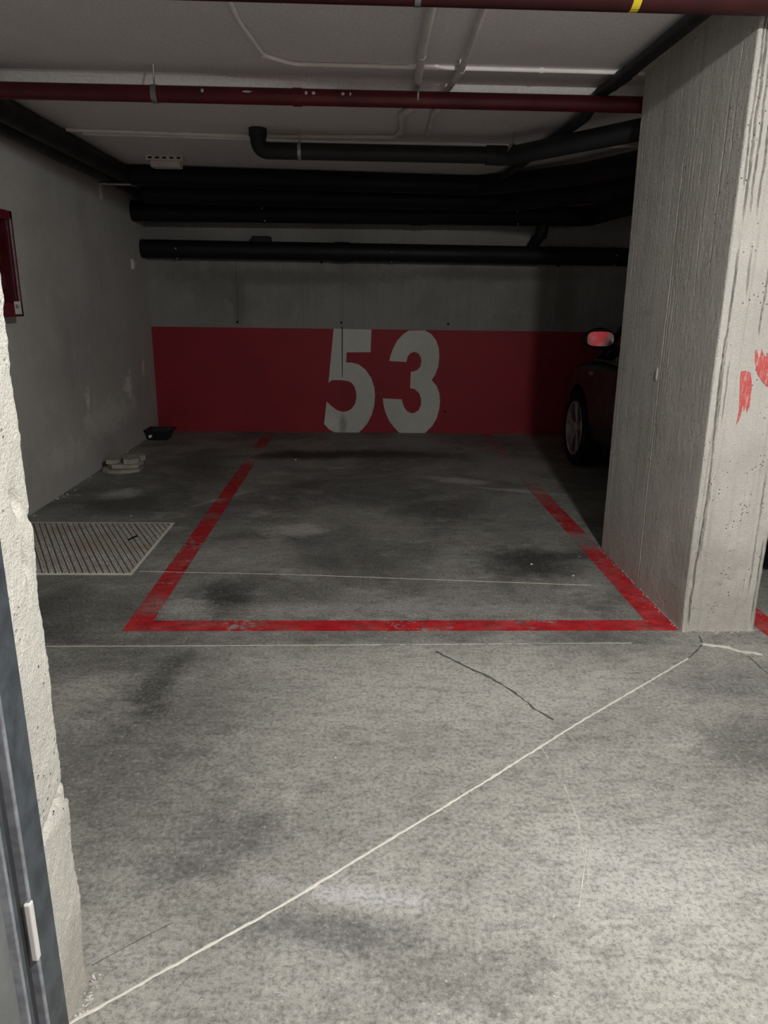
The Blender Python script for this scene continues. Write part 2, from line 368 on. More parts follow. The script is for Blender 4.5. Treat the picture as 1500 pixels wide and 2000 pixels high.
# ================================================================== THE SETTING
BACK = 8.44; LEFT = -2.33; ZC = 2.70; ZF = 2.60; STEP = 4.75; RIGHT = 4.4; REAR = -1.3
floor = tag(obj('floor', bbox(LEFT-.2, RIGHT+.2, REAR-.2, BACK+.2, -.2, 0), M['floor']), kind='structure')
bm = bmesh.new(); pr = [(REAR-.2, ZC), (STEP-.13, ZC), (STEP-.11, ZC-.006), (STEP-.012, ZF+.010), (STEP+.008, ZF), (BACK+.2, ZF), (BACK+.2, ZC+.25), (REAR-.2, ZC+.25)]
A = [bm.verts.new((LEFT-.2, y, z)) for y, z in pr]; B = [bm.verts.new((RIGHT+.2, y, z)) for y, z in pr]
bm.faces.new(A); bm.faces.new(B[::-1])
for i in range(len(pr)): bm.faces.new((A[i], A[(i+1) % len(pr)], B[(i+1) % len(pr)], B[i]))
ceiling = tag(obj('ceiling', bm, M['ceiling']), kind='structure')

# back wall: a cast wall with recessed formwork joints
joints = [(-1.375, 1.22, 2.0, .012), (-0.205, .0, 2.1, .012), (-0.47, 1.62, 1.95, .006), (0.99, 1.3, 1.95, .005), (2.22, 0, 2.1, .010)]
xs = sorted({LEFT-.2, RIGHT+.2} | {round(x*.1, 2) for x in range(-23, 54, 2)} | {j[0]+k for j in joints for k in (-.016, -.008, 0, .008, .016)})
zs = [i*.06 for i in range(0, 46)]
bm = bmesh.new(); g = []
for z in zs:
    row = []
    for x in xs:
        d = 0
        for jx, z0, z1, dep in joints:
            if abs(x-jx) < .012 and z0 <= z <= z1: d += dep*(1-abs(x-jx)/.016)*(.5+.9*abs(mnoise.noise((jx, 0, z*4))))
        row.append(bm.verts.new((x, BACK+d, z)))
    g.append(row)
for a, b in zip(g, g[1:]):
    for i in range(len(xs)-1): bm.faces.new((a[i], a[i+1], b[i+1], b[i]))
box(bm, LEFT-.2, RIGHT+.2, BACK+.03, BACK+.2, 0, ZC)
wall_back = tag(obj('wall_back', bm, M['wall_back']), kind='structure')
wall_left = tag(obj('wall_left', bbox(LEFT-.2, LEFT, 1.34, BACK+.01, 0, ZC), M['wall_left']), kind='structure')
wall_right = tag(obj('wall_right', bbox(RIGHT, RIGHT+.2, REAR, BACK, 0, ZC), M['wall_plain']), kind='structure')
wall_rear = tag(obj('wall_rear', bbox(LEFT-.2, RIGHT+.2, REAR-.2, REAR, 0, ZC), M['wall_plain']), kind='structure')

# wall end beside the door: rough rendered blockwork, visible on its end face
def jamb_disp(y, z):
    e = -.620 + .006*(mnoise.noise((y*9, 3.1, z*7))) + .0016*mnoise.noise((y*40, 1.7, z*38)) + .0014*mnoise.noise((y*110, 2.2, z*100))
    if z < .47: e += .004
    e -= .010*math.exp(-((z-.49-(y-1.25)*.5)/.007)**2)
    e -= .007*math.exp(-((z-1.10-(1.33-y)*1.2)/.010)**2)*(1 if y > 1.285 else .15)
    for gy, gz, a, b in ((1.285, 1.135, .010, .022), (1.292, 1.015, .007, .020), (1.215, 1.19, .006, .022), (1.29, .50, .012, .010)):
        e -= .018*math.exp(-((y-gy+(z-gz)*.25)/a)**2-((z-gz)/b)**2)
    return e
bm = bmesh.new(); g = []; ys = [1.08+i*.005 for i in range(53)]
nz = 420
for k in range(nz+1):
    z = ZC*k/nz; row = []
    yend = 1.342 + .004*mnoise.noise((7.7, 0, z*6)) + .004*mnoise.noise((2.7, 0, z*27)) + .003*mnoise.noise((4.7, 0, z*75)) - (.03*max(0, (0.9-z))/.9) + (.012 if z < .47 else 0)
    for y in ys:
        yy = 1.08+(y-1.08)*(yend-1.08)/.26
        x = jamb_disp(yy, z); t = (yy-(yend-.014))/.014
        if t > 0: x -= .010*t*t
        row.append(bm.verts.new((x, yy, z)))
    row.append(bm.verts.new((LEFT-.15, 1.345, z)))
    g.append(row)
for a, b in zip(g, g[1:]):
    for i in range(len(a)-1): bm.faces.new((a[i], a[i+1], b[i+1], b[i]))
wf = obj('wall_front', bm, M['jamb'], None, True, 60); tag(wf, kind='structure')
tag(obj('wall_core', bbox(LEFT-.2, -.66, 1.0, 1.30, 0, ZC), M['jamb'], wf))

# ---- door frame in front of the wall end
df = empty('door_1', (-.62, 1.12, 0)); tag(df, kind='structure')
H = 2.15
obj('frame_flange', bbox(-.66, -.598, 1.085, 1.172, 0, H, .004), M['frame'], df)
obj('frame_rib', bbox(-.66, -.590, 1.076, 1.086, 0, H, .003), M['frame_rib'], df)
obj('groove_strip', bbox(-.66, -.606, 1.046, 1.077, 0, H), M['frame_groove'], df)
obj('frame_stop', bbox(-.66, -.596, 1.020, 1.047, 0, H, .003), M['frame'], df)
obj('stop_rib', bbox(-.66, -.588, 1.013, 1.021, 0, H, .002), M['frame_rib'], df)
obj('door_leaf', bbox(-.67, -.602, .25, 1.014, .01, 2.08, .003), M['door'], df)
obj('strike_plate', bbox(-.60, -.587, 1.070, 1.0845, .322, .450, .003), M['white'], df)
obj('frame_head', bbox(-.66, -.598, .20, 1.172, H, H+.06, .004), M['frame'], df)

# ---- red wall bands and the number 53
obj('red_band', bbox(LEFT, RIGHT, BACK-.0025, BACK+.02, 0.0, 1.175), M['red_wall'], wall_back)
obj('red_band', bbox(LEFT, RIGHT, REAR-.01, REAR+.0025, 0, 1.175), M['red_wall'], wall_rear)
# numeral outlines, metres on the back wall (x, z)
FIVE = [(-0.301, 1.177), (0.125, 1.172), (0.116, 0.922), (-0.155, 0.918), (-0.161, 0.804), (-0.103, 0.805), (-0.021, 0.785), (0.061, 0.726), (0.126, 0.634), (0.162, 0.530), (0.172, 0.436), (0.164, 0.318), (0.136, 0.210), (0.089, 0.114), (0.029, 0.041), (-0.018, 0.000), (-0.294, 0.000), (-0.359, 0.032), (-0.418, 0.098), (-0.386, 0.360), (-0.339, 0.313), (-0.268, 0.260), (-0.209, 0.241), (-0.156, 0.246), (-0.102, 0.274), (-0.061, 0.327), (-0.043, 0.398), (-0.044, 0.457), (-0.061, 0.527), (-0.097, 0.574), (-0.138, 0.594), (-0.208, 0.605), (-0.325, 0.604), (-0.365, 0.571), (-0.356, 0.641)]
THREE = [(0.543, 1.166), (0.475, 1.118), (0.418, 1.055), (0.373, 0.970), (0.345, 0.890), (0.329, 0.827), (0.526, 0.817), (0.538, 0.875), (0.567, 0.915), (0.613, 0.933), (0.660, 0.916), (0.691, 0.871), (0.698, 0.825), (0.688, 0.767), (0.653, 0.727), (0.613, 0.711), (0.580, 0.708), (0.576, 0.522), (0.629, 0.511), (0.678, 0.470), (0.706, 0.406), (0.708, 0.334), (0.683, 0.269), (0.636, 0.236), (0.595, 0.232), (0.546, 0.256), (0.510, 0.303), (0.491, 0.356), (0.484, 0.392), (0.264, 0.401), (0.271, 0.330), (0.296, 0.236), (0.340, 0.140), (0.401, 0.062), (0.462, 0.000), (0.763, 0.000), (0.845, 0.084), (0.896, 0.175), (0.922, 0.289), (0.928, 0.384), (0.916, 0.467), (0.883, 0.548), (0.822, 0.618), (0.861, 0.677), (0.893, 0.770), (0.901, 0.873), (0.892, 0.976), (0.860, 1.061), (0.805, 1.128), (0.729, 1.171)]
d5 = poly('numeral_five', FIVE, ('y', BACK-.002, -1), M['digit'], wall_back, .002)
d5['label'] = 'bare concrete numeral 5 left in the red wall band'
d3 = poly('numeral_three', THREE, ('y', BACK-.002, -1), M['digit'], wall_back, .002)
d3['label'] = 'bare concrete numeral 3 left in the red wall band'
poly('formwork_joint', [(-.212, 1.20), (-.196, 1.20), (-.198, .95), (-.200, .64), (-.210, .64), (-.213, .95)], ('y', BACK-.0042, -1), M['crack'], d5, .0008)
for x, z in ((-1.375, 1.235), (-.215, 1.243), (.99, 1.243), (.99, .255), (2.19, 1.88), (-.43, 1.88)):
    bm = bmesh.new(); sweep(bm, [(x, BACK-.004, z), (x, BACK+.012, z)], .013, 10); obj('tie_hole_disc', bm, M['hole'], wall_back)

# ---- painted bay lines (floor), joints, cracks, grit
def slab(name, x0, x1, y0, y1, mat, z=.0012): return obj(name, bbox(x0, x1, y0, y1, -.004, z), mat, floor)
slab('painted_line', -1.105, -.990, 3.245, 8.40, M['paint'])
slab('painted_line', 1.405, 1.528, 3.245, 8.40, M['paint'])
slab('painted_line', -1.105, 1.528, 3.130, 3.245, M['paint'])
slab('painted_line', 1.925, 2.045, 3.05, 4.20, M['paint'])
ribbon('joint_filler', [(-.86, .98), (-.618, 1.208), (-.18, 1.53), (.40, 2.0), (.80, 2.335), (1.45, 2.85)], .0085, M['joint'], floor, jag=.45)
ribbon('joint_filler', [(1.45, 2.85), (1.51, 2.91), (1.575, 2.985), (1.60, 3.07)], .007, M['crack'], floor, jag=.5)
ribbon('joint_filler', [(1.57, 2.99), (1.66, 2.96), (1.74, 2.90), (1.80, 2.89)], .022, M['joint'], floor, jag=.7)
ribbon('joint_filler', [(LEFT, 2.955), (-1.409, 2.975), (0, 2.985), (1.25, 2.998)], .0055, M['joint'], floor, jag=.25)
ribbon('joint_filler', [(-1.25, 3.905), (-.4, 3.86), (.5, 3.775), (1.279, 3.70)], .007, M['joint'], floor, jag=.4)
ribbon('crack', [(.34, 2.92), (.40, 2.85), (.47, 2.765), (.55, 2.68), (.60, 2.60), (.64, 2.53), (.68, 2.43), (.73, 2.37)], .010, M['crack'], floor, z=.0004, jag=.8)
ribbon('crack', [(1.728, 2.87), (1.73, 2.72), (1.735, 2.45)], .006, M['crack'], floor, z=.0004, jag=.3)
ribbon('crack', [(.1, 2.985), (.6, 2.991), (1.27, 2.993)], .006, M['crack'], floor, z=.0003, jag=.4)
ribbon('crack', [(-.62, 1.35), (-.53, 1.42), (-.46, 1.47)], .0025, M['crack'], floor, z=.0004, jag=.6)
ribbon('scratch', [(.64, 2.2), (.665, 1.98), (.66, 1.81), (.635, 1.66), (.57, 1.5)], .0025, M['joint'], floor, z=.0003, jag=.6)
ribbon('scratch', [(.655, 1.80), (.65, 1.70), (.62, 1.58)], .002, M['joint'], floor, z=.0003, jag=.6)
bm = bmesh.new()
def grit(x, y, s):
    vs = [Vector((random.uniform(-1, 1), random.uniform(-1, 1), random.uniform(-.1, .9))) for _ in range(6)]
    q = [bm.verts.new(Vector((x, y, 0))+v*s) for v in vs]
    bmesh.ops.convex_hull(bm, input=q)
for x, y, s in ((-.25, 3.4, .009), (-.08, 2.14, .008), (.09, 2.70, .005), (.38, 2.19, .006), (-.81, 2.16, .007), (.50, 1.47, .007), (.02, 2.75, .005),
                (1.02, 4.02, .012), (1.22, 3.84, .010), (-.62, 6.9, .014), (-1.62, 5.0, .012), (.70, 2.72, .006), (.71, 2.66, .005), (.0, 5.2, .008)): grit(x, y, s)
for _ in range(150):
    y = 1.2+5.5*random.random()**1.6; grit(random.uniform(-.32*y-.3, min(1.5, .42*y+.2)), y, random.uniform(.0015, .0042))
for _ in range(70): grit(1.52+random.uniform(-.01, .012), random.uniform(3.12, 4.33), random.uniform(.002, .007))
for _ in range(50): grit(random.uniform(1.53, 1.9), 3.12+random.uniform(-.03, .005), random.uniform(.002, .009))
for _ in range(70): grit(LEFT+random.uniform(.0, .06), random.uniform(4.9, 8.3), random.uniform(.003, .012))
for _ in range(40): grit(-.60+random.uniform(-.01, .012), random.uniform(1.22, 1.34), random.uniform(.002, .006))
tag(obj('loose_grit', bm, M['chip'], floor), kind='stuff')

# ================================================================== COLUMN
CX0, CX1, CY0, CY1 = 1.537, 1.895, 3.130, 4.334
def lean(z): return -.010*z
def cgroove(c, zz, specs, wob):
    d = 0
    for p, z0, z1, wd, dep in specs:
        if z0 <= zz <= z1:
            cc = p + .010*mnoise.noise((p*13, wob, zz*2.2)) + .004*mnoise.noise((p*31, wob, zz*11))
            k = max(0, .25+1.1*mnoise.noise((p*7, wob+5, zz*3.1))+.45)
            fade = min(1, (zz-z0)/.15, (z1-zz)/.15)
            d += dep*min(k, 1.3)*fade*math.exp(-((c-cc)/wd)**4)
    return d
FRONT_G = [(1.572, 0, 2.7, .0036, .055), (1.594, 1.75, 2.7, .003, .034), (1.622, 1.50, 2.7, .0032, .045), (1.648, 1.9, 2.7, .0022, .022), (1.580, .3, 1.5, .0025, .010), (1.556, 1.9, 2.7, .0028, .030),
           (1.70, 1.35, 2.7, .0028, .034), (1.765, 1.2, 2.6, .0024, .022), (1.83, .1, .8, .003, .038), (1.868, 0, .5, .003, .038), (1.60, .9, 1.35, .002, .010), (1.84, 1.2, 2.7, .003, .030), (1.80, .05, .45, .002, .010)]
LEFT_G = [(3.70, 0, 2.2, .0045, .010), (3.675, .6, 2.5, .003, .0032), (3.64, .8, 2.3, .003, .0032), (3.61, 1.0, 2.55, .003, .0032), (3.50, 1.2, 2.5, .003, .002), (3.42, 1.4, 2.6, .003, .002),
          (3.24, 1.0, 2.6, .003, .002), (3.30, 1.5, 2.65, .003, .002), (3.80, 1.5, 2.6, .003, .002), (3.92, 1.4, 2.5, .003, .0026), (4.02, 1.6, 2.5, .003, .002), (4.12, .9, 2.4, .003, .002),
          (4.25, .1, 2.4, .004, .003), (4.20, 1.2, 2.5, .003, .002), (3.57, 1.9, 2.6, .003, .0026), (3.73, .0, 1.1, .003, .0026)]
bm = bmesh.new(); NZ = 240; grid = []
fy = [CY1 - i*(CY1-CY0)/400 for i in range(401)]
fx = [CX0 + i*(CX1-CX0)/230 for i in range(231)]
for k in range(NZ+1):
    z = ZC*k/NZ; row = []
    for y in fy:                                             # left face, far to near
        d = cgroove(y, z, LEFT_G, 1.0) + .0022*mnoise.noise((y*6, 4, z*2)) + .0009*mnoise.noise((y*45, 9, z*25))
        e = min(1, (y-CY0)/.010); ch = .006*(1-max(0, e))**2 if e < 1 else 0
        e2 = min(1, (CY1-y)/.010); ch += .006*(1-max(0, e2))**2 if e2 < 1 else 0
        row.append(bm.verts.new((CX0+lean(z)+d+ch, y, z)))
    for x in fx[1:]:                                         # front face
        d = cgroove(x, z, FRONT_G, 2.0) + .0025*mnoise.noise((x*8, 1, z*4)) + .0012*mnoise.noise((x*55, 2, z*50))
        d += .0030*mnoise.noise((x*30, 7, z*26))*(1.0 if z < .5 else max(.25, 1-(z-.5)*2))
        if z < .22: d -= .010*(1-z/.22)**2
        d += .0035*math.exp(-((z-1.235-(x-1.58)*-.05)/.004)**2)*(1 if 1.575 < x < 1.64 else 0)
        e = (CX1-x)/.03; ch = .020*(1-e)**2 if e < 1 else 0
        e2 = (x-CX0)/.010; ch += .004*(1-e2)**2 if e2 < 1 else 0
        row.append(bm.verts.new((x+lean(z)*(1-(x-CX0)/(CX1-CX0)), CY0+d+ch, z)))
    row.append(bm.verts.new((CX1+.004, CY0+.05, z))); row.append(bm.verts.new((CX1+.004, CY1, z)))
    grid.append(row)
n = len(grid[0])
for a, b in zip(grid, grid[1:]):
    for i in range(n): bm.faces.new((a[i], a[(i+1) % n], b[(i+1) % n], b[i]))
col = obj('concrete_column', bm, M['column'], None, True, 50)
tag(col, 'thick board-marked concrete column with red brush strokes beside the parking bay', 'column')
S1 = [(1.640, 1.222), (1.660, 1.226), (1.683, 1.217), (1.694, 1.18), (1.699, 1.13), (1.701, 1.07), (1.692, 1.045), (1.687, 1.075), (1.679, 1.052), (1.671, 1.085), (1.667, 1.02), (1.655, .99), (1.657, 1.06), (1.650, 1.12), (1.642, 1.18)]
S2 = [(1.688, 1.305), (1.694, 1.318), (1.704, 1.290), (1.712, 1.272), (1.716, 1.318), (1.726, 1.300), (1.738, 1.285), (1.752, 1.300), (1.775, 1.262), (1.79, 1.22), (1.786, 1.172), (1.765, 1.160), (1.737, 1.184), (1.712, 1.215), (1.695, 1.262)]
poly('red_brush_stroke', S1, ('y', CY0-.0005, -1), M['stroke'], col, .0022)
poly('red_brush_stroke', S2, ('y', CY0-.0005, -1), M['stroke'], col, .0022)
bm = bmesh.new(); bmesh.ops.create_icosphere(bm, subdivisions=2, radius=1)
for v in bm.verts: v.co = Vector((1.526+v.co.x*.006, 3.745+v.co.y*.014*(1+.3*v.co.z), 1.15+v.co.z*.04))
obj('cement_lump', bm, M['column'], col, True)

# ================================================================== GRATING IN THE FLOOR
GX0, GX1, GY0, GY1 = -2.30, -1.292, 3.868, 4.815
gr = empty('floor_grating', ((GX0+GX1)/2, (GY0+GY1)/2, 0))
tag(gr, 'rusty square steel floor grating with slanted bars beside the red line', 'grating')
bm = bmesh.new(); t = .018
for a in ((GX0-t, GX1+t, GY0-t, GY0), (GX0-t, GX1+t, GY1, GY1+t), (GX0-t, GX0, GY0, GY1), (GX1, GX1+t, GY0, GY1)): box(bm, a[0], a[1], a[2], a[3], -.02, .004, .0012)
obj('frame', bm, M['joint'], gr)
obj('pan', bbox(GX0, GX1, GY0, GY1, -.01, .0012), M['crack'], gr)
dirv = Vector((.46, -.89)).normalized(); nv = Vector((-dirv.y, dirv.x)); pitch = .0335
def clip_half(poly2, nx, ny, c):
    out = []
    for i, p in enumerate(poly2):
        q = poly2[(i+1) % len(poly2)]; a = nx*p[0]+ny*p[1]-c; b = nx*q[0]+ny*q[1]-c
        if a <= 0: out.append(p)
        if a*b < 0: t = a/(a-b); out.append((p[0]+(q[0]-p[0])*t, p[1]+(q[1]-p[1])*t))
    return out
cs = [nv.x*x+nv.y*y for x in (GX0, GX1) for y in (GY0, GY1)]
c = min(cs)
while c < max(cs):
    pl = [(GX0+.003, GY0+.003), (GX1-.003, GY0+.003), (GX1-.003, GY1-.003), (GX0+.003, GY1-.003)]
    pl = clip_half(pl, nv.x, nv.y, c+pitch*.80); pl = clip_half(pl, -nv.x, -nv.y, -c) if pl else pl
    if len(pl) >= 3: poly('bar', pl, ('z', -.001, 1), M['grating'], gr, .0075)
    c += pitch
bm = bmesh.new(); sweep(bm, [(-1.47, 4.44, .009), (-1.44, 4.52, .009)], .006, 8); obj('lifting_slot', bm, M['hole'], gr)

# ================================================================== PIPES UNDER THE CEILING
G = 'pipe clamps'
def clamp(parent, p, d, r, up_to=None, mat='galv', wd=.022, bolts=()):
    b = band('clamp', p, d, r, wd, .004, M[mat], parent)
    if up_to:
        bm = bmesh.new(); sweep(bm, [(p[0], p[1], p[2]+r), (p[0], p[1], up_to+.003)], .005, 8); obj('hanger_rod', bm, M['galv'], b)
    for bx in bolts:
        bm = bmesh.new(); bmesh.ops.create_icosphere(bm, subdivisions=1, radius=.011)
        for v in bm.verts: v.co += Vector(bx)
        obj('bolt', bm, M['galv'], b)
    return b
# red sprinkler pipes
rp = pipe('sprinkler_pipe', [(LEFT-.02, 4.48, 2.558), (RIGHT+.02, 4.48, 2.560)], .0420, M['red_pipe'], seg=24)
tag(rp, 'dark red sprinkler pipe running into the column side, white drips on it', 'pipe')
clamp(rp, (-1.125, 4.48, 2.558), (1, 0, 0), .042, ZC, wd=.03)
band('coupling', (-.35, 4.48, 2.558), (1, 0, 0), .042, .05, .004, M['red_pipe'], rp)
for k in range(7):
    x = (-.86, -.30, -.26, -.10, -.06, .31, -.62)[k]; bm = bmesh.new(); bmesh.ops.create_icosphere(bm, subdivisions=1, radius=1)
    for v in bm.verts: v.co = Vector((x+v.co.x*(.010, .009, .012, .011, .007, .006, .03)[k], 4.440+v.co.y*.006, 2.570+v.co.z*(.012, .012, .01, .01, .01, .028, .006)[k]))
    obj('paint_drip', bm, M['conduit_grey'], rp)
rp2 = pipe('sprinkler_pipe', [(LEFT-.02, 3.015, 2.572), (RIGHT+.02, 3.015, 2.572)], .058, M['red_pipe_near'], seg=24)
tag(rp2, 'shade-dark red sprinkler pipe with yellow tape ring crossing before the column', 'pipe')
yb = band('tape_ring', (.985, 3.015, 2.573), (1, 0, 0), .058, .030, .0015, M['yellow'], rp2); yb['label'] = 'yellow tape ring'
for x in (-1.6, .2, 2.6): clamp(rp2, (x, 3.015, 2.573), (1, 0, 0), .058, ZC)
# charcoal waste pipe along the column
wp = pipe('waste_pipe', [(1.452, 1.0, 2.6652), (1.418, 3.15, 2.6652), (1.372, 4.42, 2.6405)], .0345, M['pvc'])
tag(wp, 'slim charcoal drain pipe fixed along the ceiling beside the column', 'pipe')
pipe('pipe_run', [(1.3735, 4.38, 2.6415), (1.350, 4.56, 2.638), (1.31, 4.70, 2.545), (1.245, 6.88, 2.545)], .034, M['pvc'], wp, bend=.05)
band('coupling', (1.378, 4.27, 2.645), (-.05, 1, 0), .035, .08, .0045, M['pvc'], wp)
band('clamp', (1.382, 4.15, 2.648), (-.05, 1, 0), .035, .02, .003, M['pvc'], wp)
# elbowed drain with diagonal branch
EY = 5.47
ep = pipe('waste_pipe', [(-.70, EY, ZF+.01), (-.70, EY, 2.462), (.99, EY, 2.462)], .054, M['pvc'], bend=.10, seg=22)
tag(ep, 'charcoal drain pipe dropping from ceiling with elbow and slanted branch', 'pipe')
pipe('branch', [(.93, EY, 2.456), (1.02, EY-.05, 2.452), (1.60, 4.54, 2.450), (1.95, 4.41, 2.450), (RIGHT+.01, 4.41, 2.450)], .060, M['pvc'], ep, bend=.05, seg=22)
band('socket', (-.70, EY, 2.573), (0, 0, 1), .054, .05, .007, M['pvc'], ep)
band('socket', (.93, EY, 2.462), (1, 0, 0), .054, .14, .009, M['pvc'], ep)
clamp(ep, (-.42, EY, 2.462), (1, 0, 0), .054, ZF)
clamp(ep, (1.03, EY-.06, 2.462), (1, -.6, 0), .060, ZF)
# big collector pipes at the back
BG = 'big black collector pipes under the ceiling'
def collector(pts, r, label, bend=.2, mat='pvc_dark'):
    o = pipe('collector_pipe', pts, r, M[mat], bend=bend, seg=24); return tag(o, label, 'pipe')
a1 = collector([(-2.015, 7.0, 2.5135), (1.10, 7.22, 2.5115), (1.75, 6.2, 2.47), (2.27, 4.75, 2.44), (RIGHT+.01, 4.75, 2.44)], .082, 'black collector pipe closest under the ceiling, bending toward the column')
a2 = collector([(-2.03, 7.42, 2.425), (1.35, 7.55, 2.42), (1.98, 6.6, 2.40), (2.53, 4.97, 2.38), (RIGHT+.01, 4.97, 2.38)], .090, 'second black collector pipe from the ceiling, bending toward the column')
b1 = collector([(LEFT-.01, 8.05, 2.330), (2.36, 8.05, 2.355), (2.41, 6.15, 2.34), (RIGHT+.01, 6.15, 2.34)], .098, 'black collector pipe with clamps above the slimmer wall pipe, turning behind column')
c1 = collector([(LEFT-.01, 8.29, 1.985), (RIGHT+.01, 8.29, 1.975)], .094, 'lowest black pipe running along the concrete wall above the red band')
for x in (-1.6, 0, 1.0): clamp(a1, (x, 7.0+(x+2.015)*.0706, 2.5125), (1, .0714, 0), .082, ZF, 'pvc_dark')
for x in (-1.5, .1): clamp(a2, (x, 7.42+(x+2)*.0388, 2.423), (1, .0388, 0), .09, ZF, 'pvc_dark')
for x, z in ((-1.00, 2.337), (1.60, 2.351)): clamp(b1, (x, 8.05, z), (1, 0, 0), .098, ZF, 'pvc_dark', .03, [(x, 7.95, z+.03), (x+.02, 7.985, z-.085)])
for x in (-1.95, .33, 2.75): clamp(c1, (x, 8.29, 1.98), (1, 0, 0), .094, None, 'pvc_dark', .03, [(x, 8.255, 2.083), (x, 8.192, 1.985), (x, 8.24, 1.888)])
band('socket', (-.2, 8.29, 1.982), (1, 0, 0), .094, .16, .008, M['pvc_dark'], c1)
band('socket', (.6, 8.05, 2.346), (1, 0, 0), .098, .18, .008, M['pvc_dark'], b1)
obj('access_cap', bbox(-1.155, -.955, 8.22, 8.36, 2.06, 2.125, .012), M['pvc_dark'], c1)
pipe('drop_pipe', [(1.90, 8.05, 2.36), (1.90, 8.07, 2.20), (1.84, 8.24, 2.06), (1.84, 8.29, 1.98)], .058, M['pvc_dark'], b1, bend=.06)
band('socket', (1.893, 8.09, 2.19), (-.1, .4, -1), .058, .08, .008, M['pvc_dark'], b1)
# pipes along the left wall
l1 = collector([(-2.078, 4.605, ZC+.01), (-2.078, 4.605, 2.529), (-2.078, BACK+.01, 2.529)], .070, 'charcoal pipe under the ceiling along the plastered wall, the one farther from it', mat='pvc')
l2 = collector([(-2.240, 4.605, ZC+.01), (-2.240, 4.605, 2.528), (-2.240, BACK+.01, 2.528)], .072, 'charcoal pipe under the ceiling tight against the plastered wall', mat='pvc')
bm = bmesh.new(); box(bm, -2.004, -1.996, 7.10, 7.16, 2.452, ZF+.001); box(bm, LEFT-.001, -1.996, 7.10, 7.16, 2.450, 2.458); box(bm, LEFT-.001, LEFT+.007, 7.10, 7.16, 2.33, 2.455)
tag(obj('pipe_bracket', bm, M['conduit_grey']), 'grey steel strap bracket holding the two pipes at the wall', 'bracket')
# conduits
def conduit(name, pts, r, label, mat='conduit', bend=.05, clips=()):
    o = pipe(name, pts, r, M[mat], bend=bend, seg=12); tag(o, label, 'conduit')
    for p, d, up in clips:
        b = band('clip', p, d, r, .018, .003, M[mat], o, 12)
        q = Vector(p)
        bm = bmesh.new(); box(bm, q.x-.012, q.x+.012, q.y-.012, q.y+.012, q.z+r*.6, up+.002); obj('clip_base', bm, M[mat], b)
    return o
conduit('electrical_conduit', [(-.56, 1.2, 2.689), (-.552, 3.75, 2.689), (-.50, 4.24, 2.689), (-.36, 4.37, 2.689), (RIGHT+.01, 4.40, 2.689)], .011, 'pale conduit curving along the ceiling and crossing to the column', bend=.12,
        clips=[((.12, 4.374, 2.689), (1, 0, 0), ZC), ((.40, 4.377, 2.689), (1, 0, 0), ZC), ((.965, 4.381, 2.689), (1, 0, 0), ZC), ((-.554, 3.4, 2.689), (0, 1, 0), ZC), ((-.50, 4.235, 2.689), (.2, 1, 0), ZC)])
conduit('electrical_conduit', [(.262, 1.2, 2.662), (.292, 3.95, 2.656), (.315, 4.645, 2.650), (.292, 4.755, 2.575), (.25, 4.92, 2.578), (.268, 5.38, 2.578)], .021, 'thick grey conduit stepping down the ceiling edge, straight one', 'conduit_grey', .03,
        clips=[((.295, 4.06, 2.655), (0, 1, 0), ZC), ((.285, 3.3, 2.657), (0, 1, 0), ZC)])
conduit('electrical_conduit', [(.455, 1.2, 2.662), (.505, 3.6, 2.660), (.522, 4.30, 2.655), (.492, 4.60, 2.648), (.482, 4.66, 2.645), (.455, 4.760, 2.578), (.438, 4.86, 2.5825), (.452, 5.45, 2.5825)], .0165, 'grey conduit stepping down the ceiling edge, kinked near its end', 'conduit_grey', .04,
        clips=[((.522, 4.28, 2.655), (0, 1, 0), ZC), ((.49, 2.9, 2.661), (0, 1, 0), ZC)])
conduit('electrical_conduit', [(-2.021, 5.585, 2.587), (-.80, 5.66, 2.587), (.235, 5.60, 2.587), (.268, 5.36, 2.584)], .013, 'pale conduit on the low ceiling joining the thick grey one', bend=.08,
        clips=[((-1.2, 5.636, 2.588), (1, 0, 0), ZF), ((-.1, 5.62, 2.588), (1, 0, 0), ZF)])
conduit('electrical_conduit', [(-1.96, 5.72, 2.590), (-.2, 5.80, 2.590), (1.3, 5.78, 2.590), (RIGHT+.01, 5.72, 2.59)], .010, 'thin pale conduit on the low ceiling behind the elbowed drain pipe',
        clips=[((-1.75, 5.73, 2.59), (1, 0, 0), ZF), ((.5, 5.79, 2.59), (1, 0, 0), ZF)])

# unlit emergency light on the low ceiling
el = empty('emergency_light', (-1.60, 6.60, ZF-.09)); tag(el, 'unlit grey emergency light box on the low ceiling by the collector pipes', 'light')
obj('body', bbox(-1.72, -1.48, 6.55, 6.66, ZF-.085, ZF-.035, .008), M['conduit_grey'], el)
obj('base_plate', bbox(-1.75, -1.45, 6.53, 6.68, ZF-.038, ZF+.002, .004), M['conduit_grey'], el)
for k in range(5): obj('louvre', bbox(-1.73+k*.058, -1.70+k*.058, 6.526, 6.54, ZF-.026, ZF-.012), M['pvc'], el)

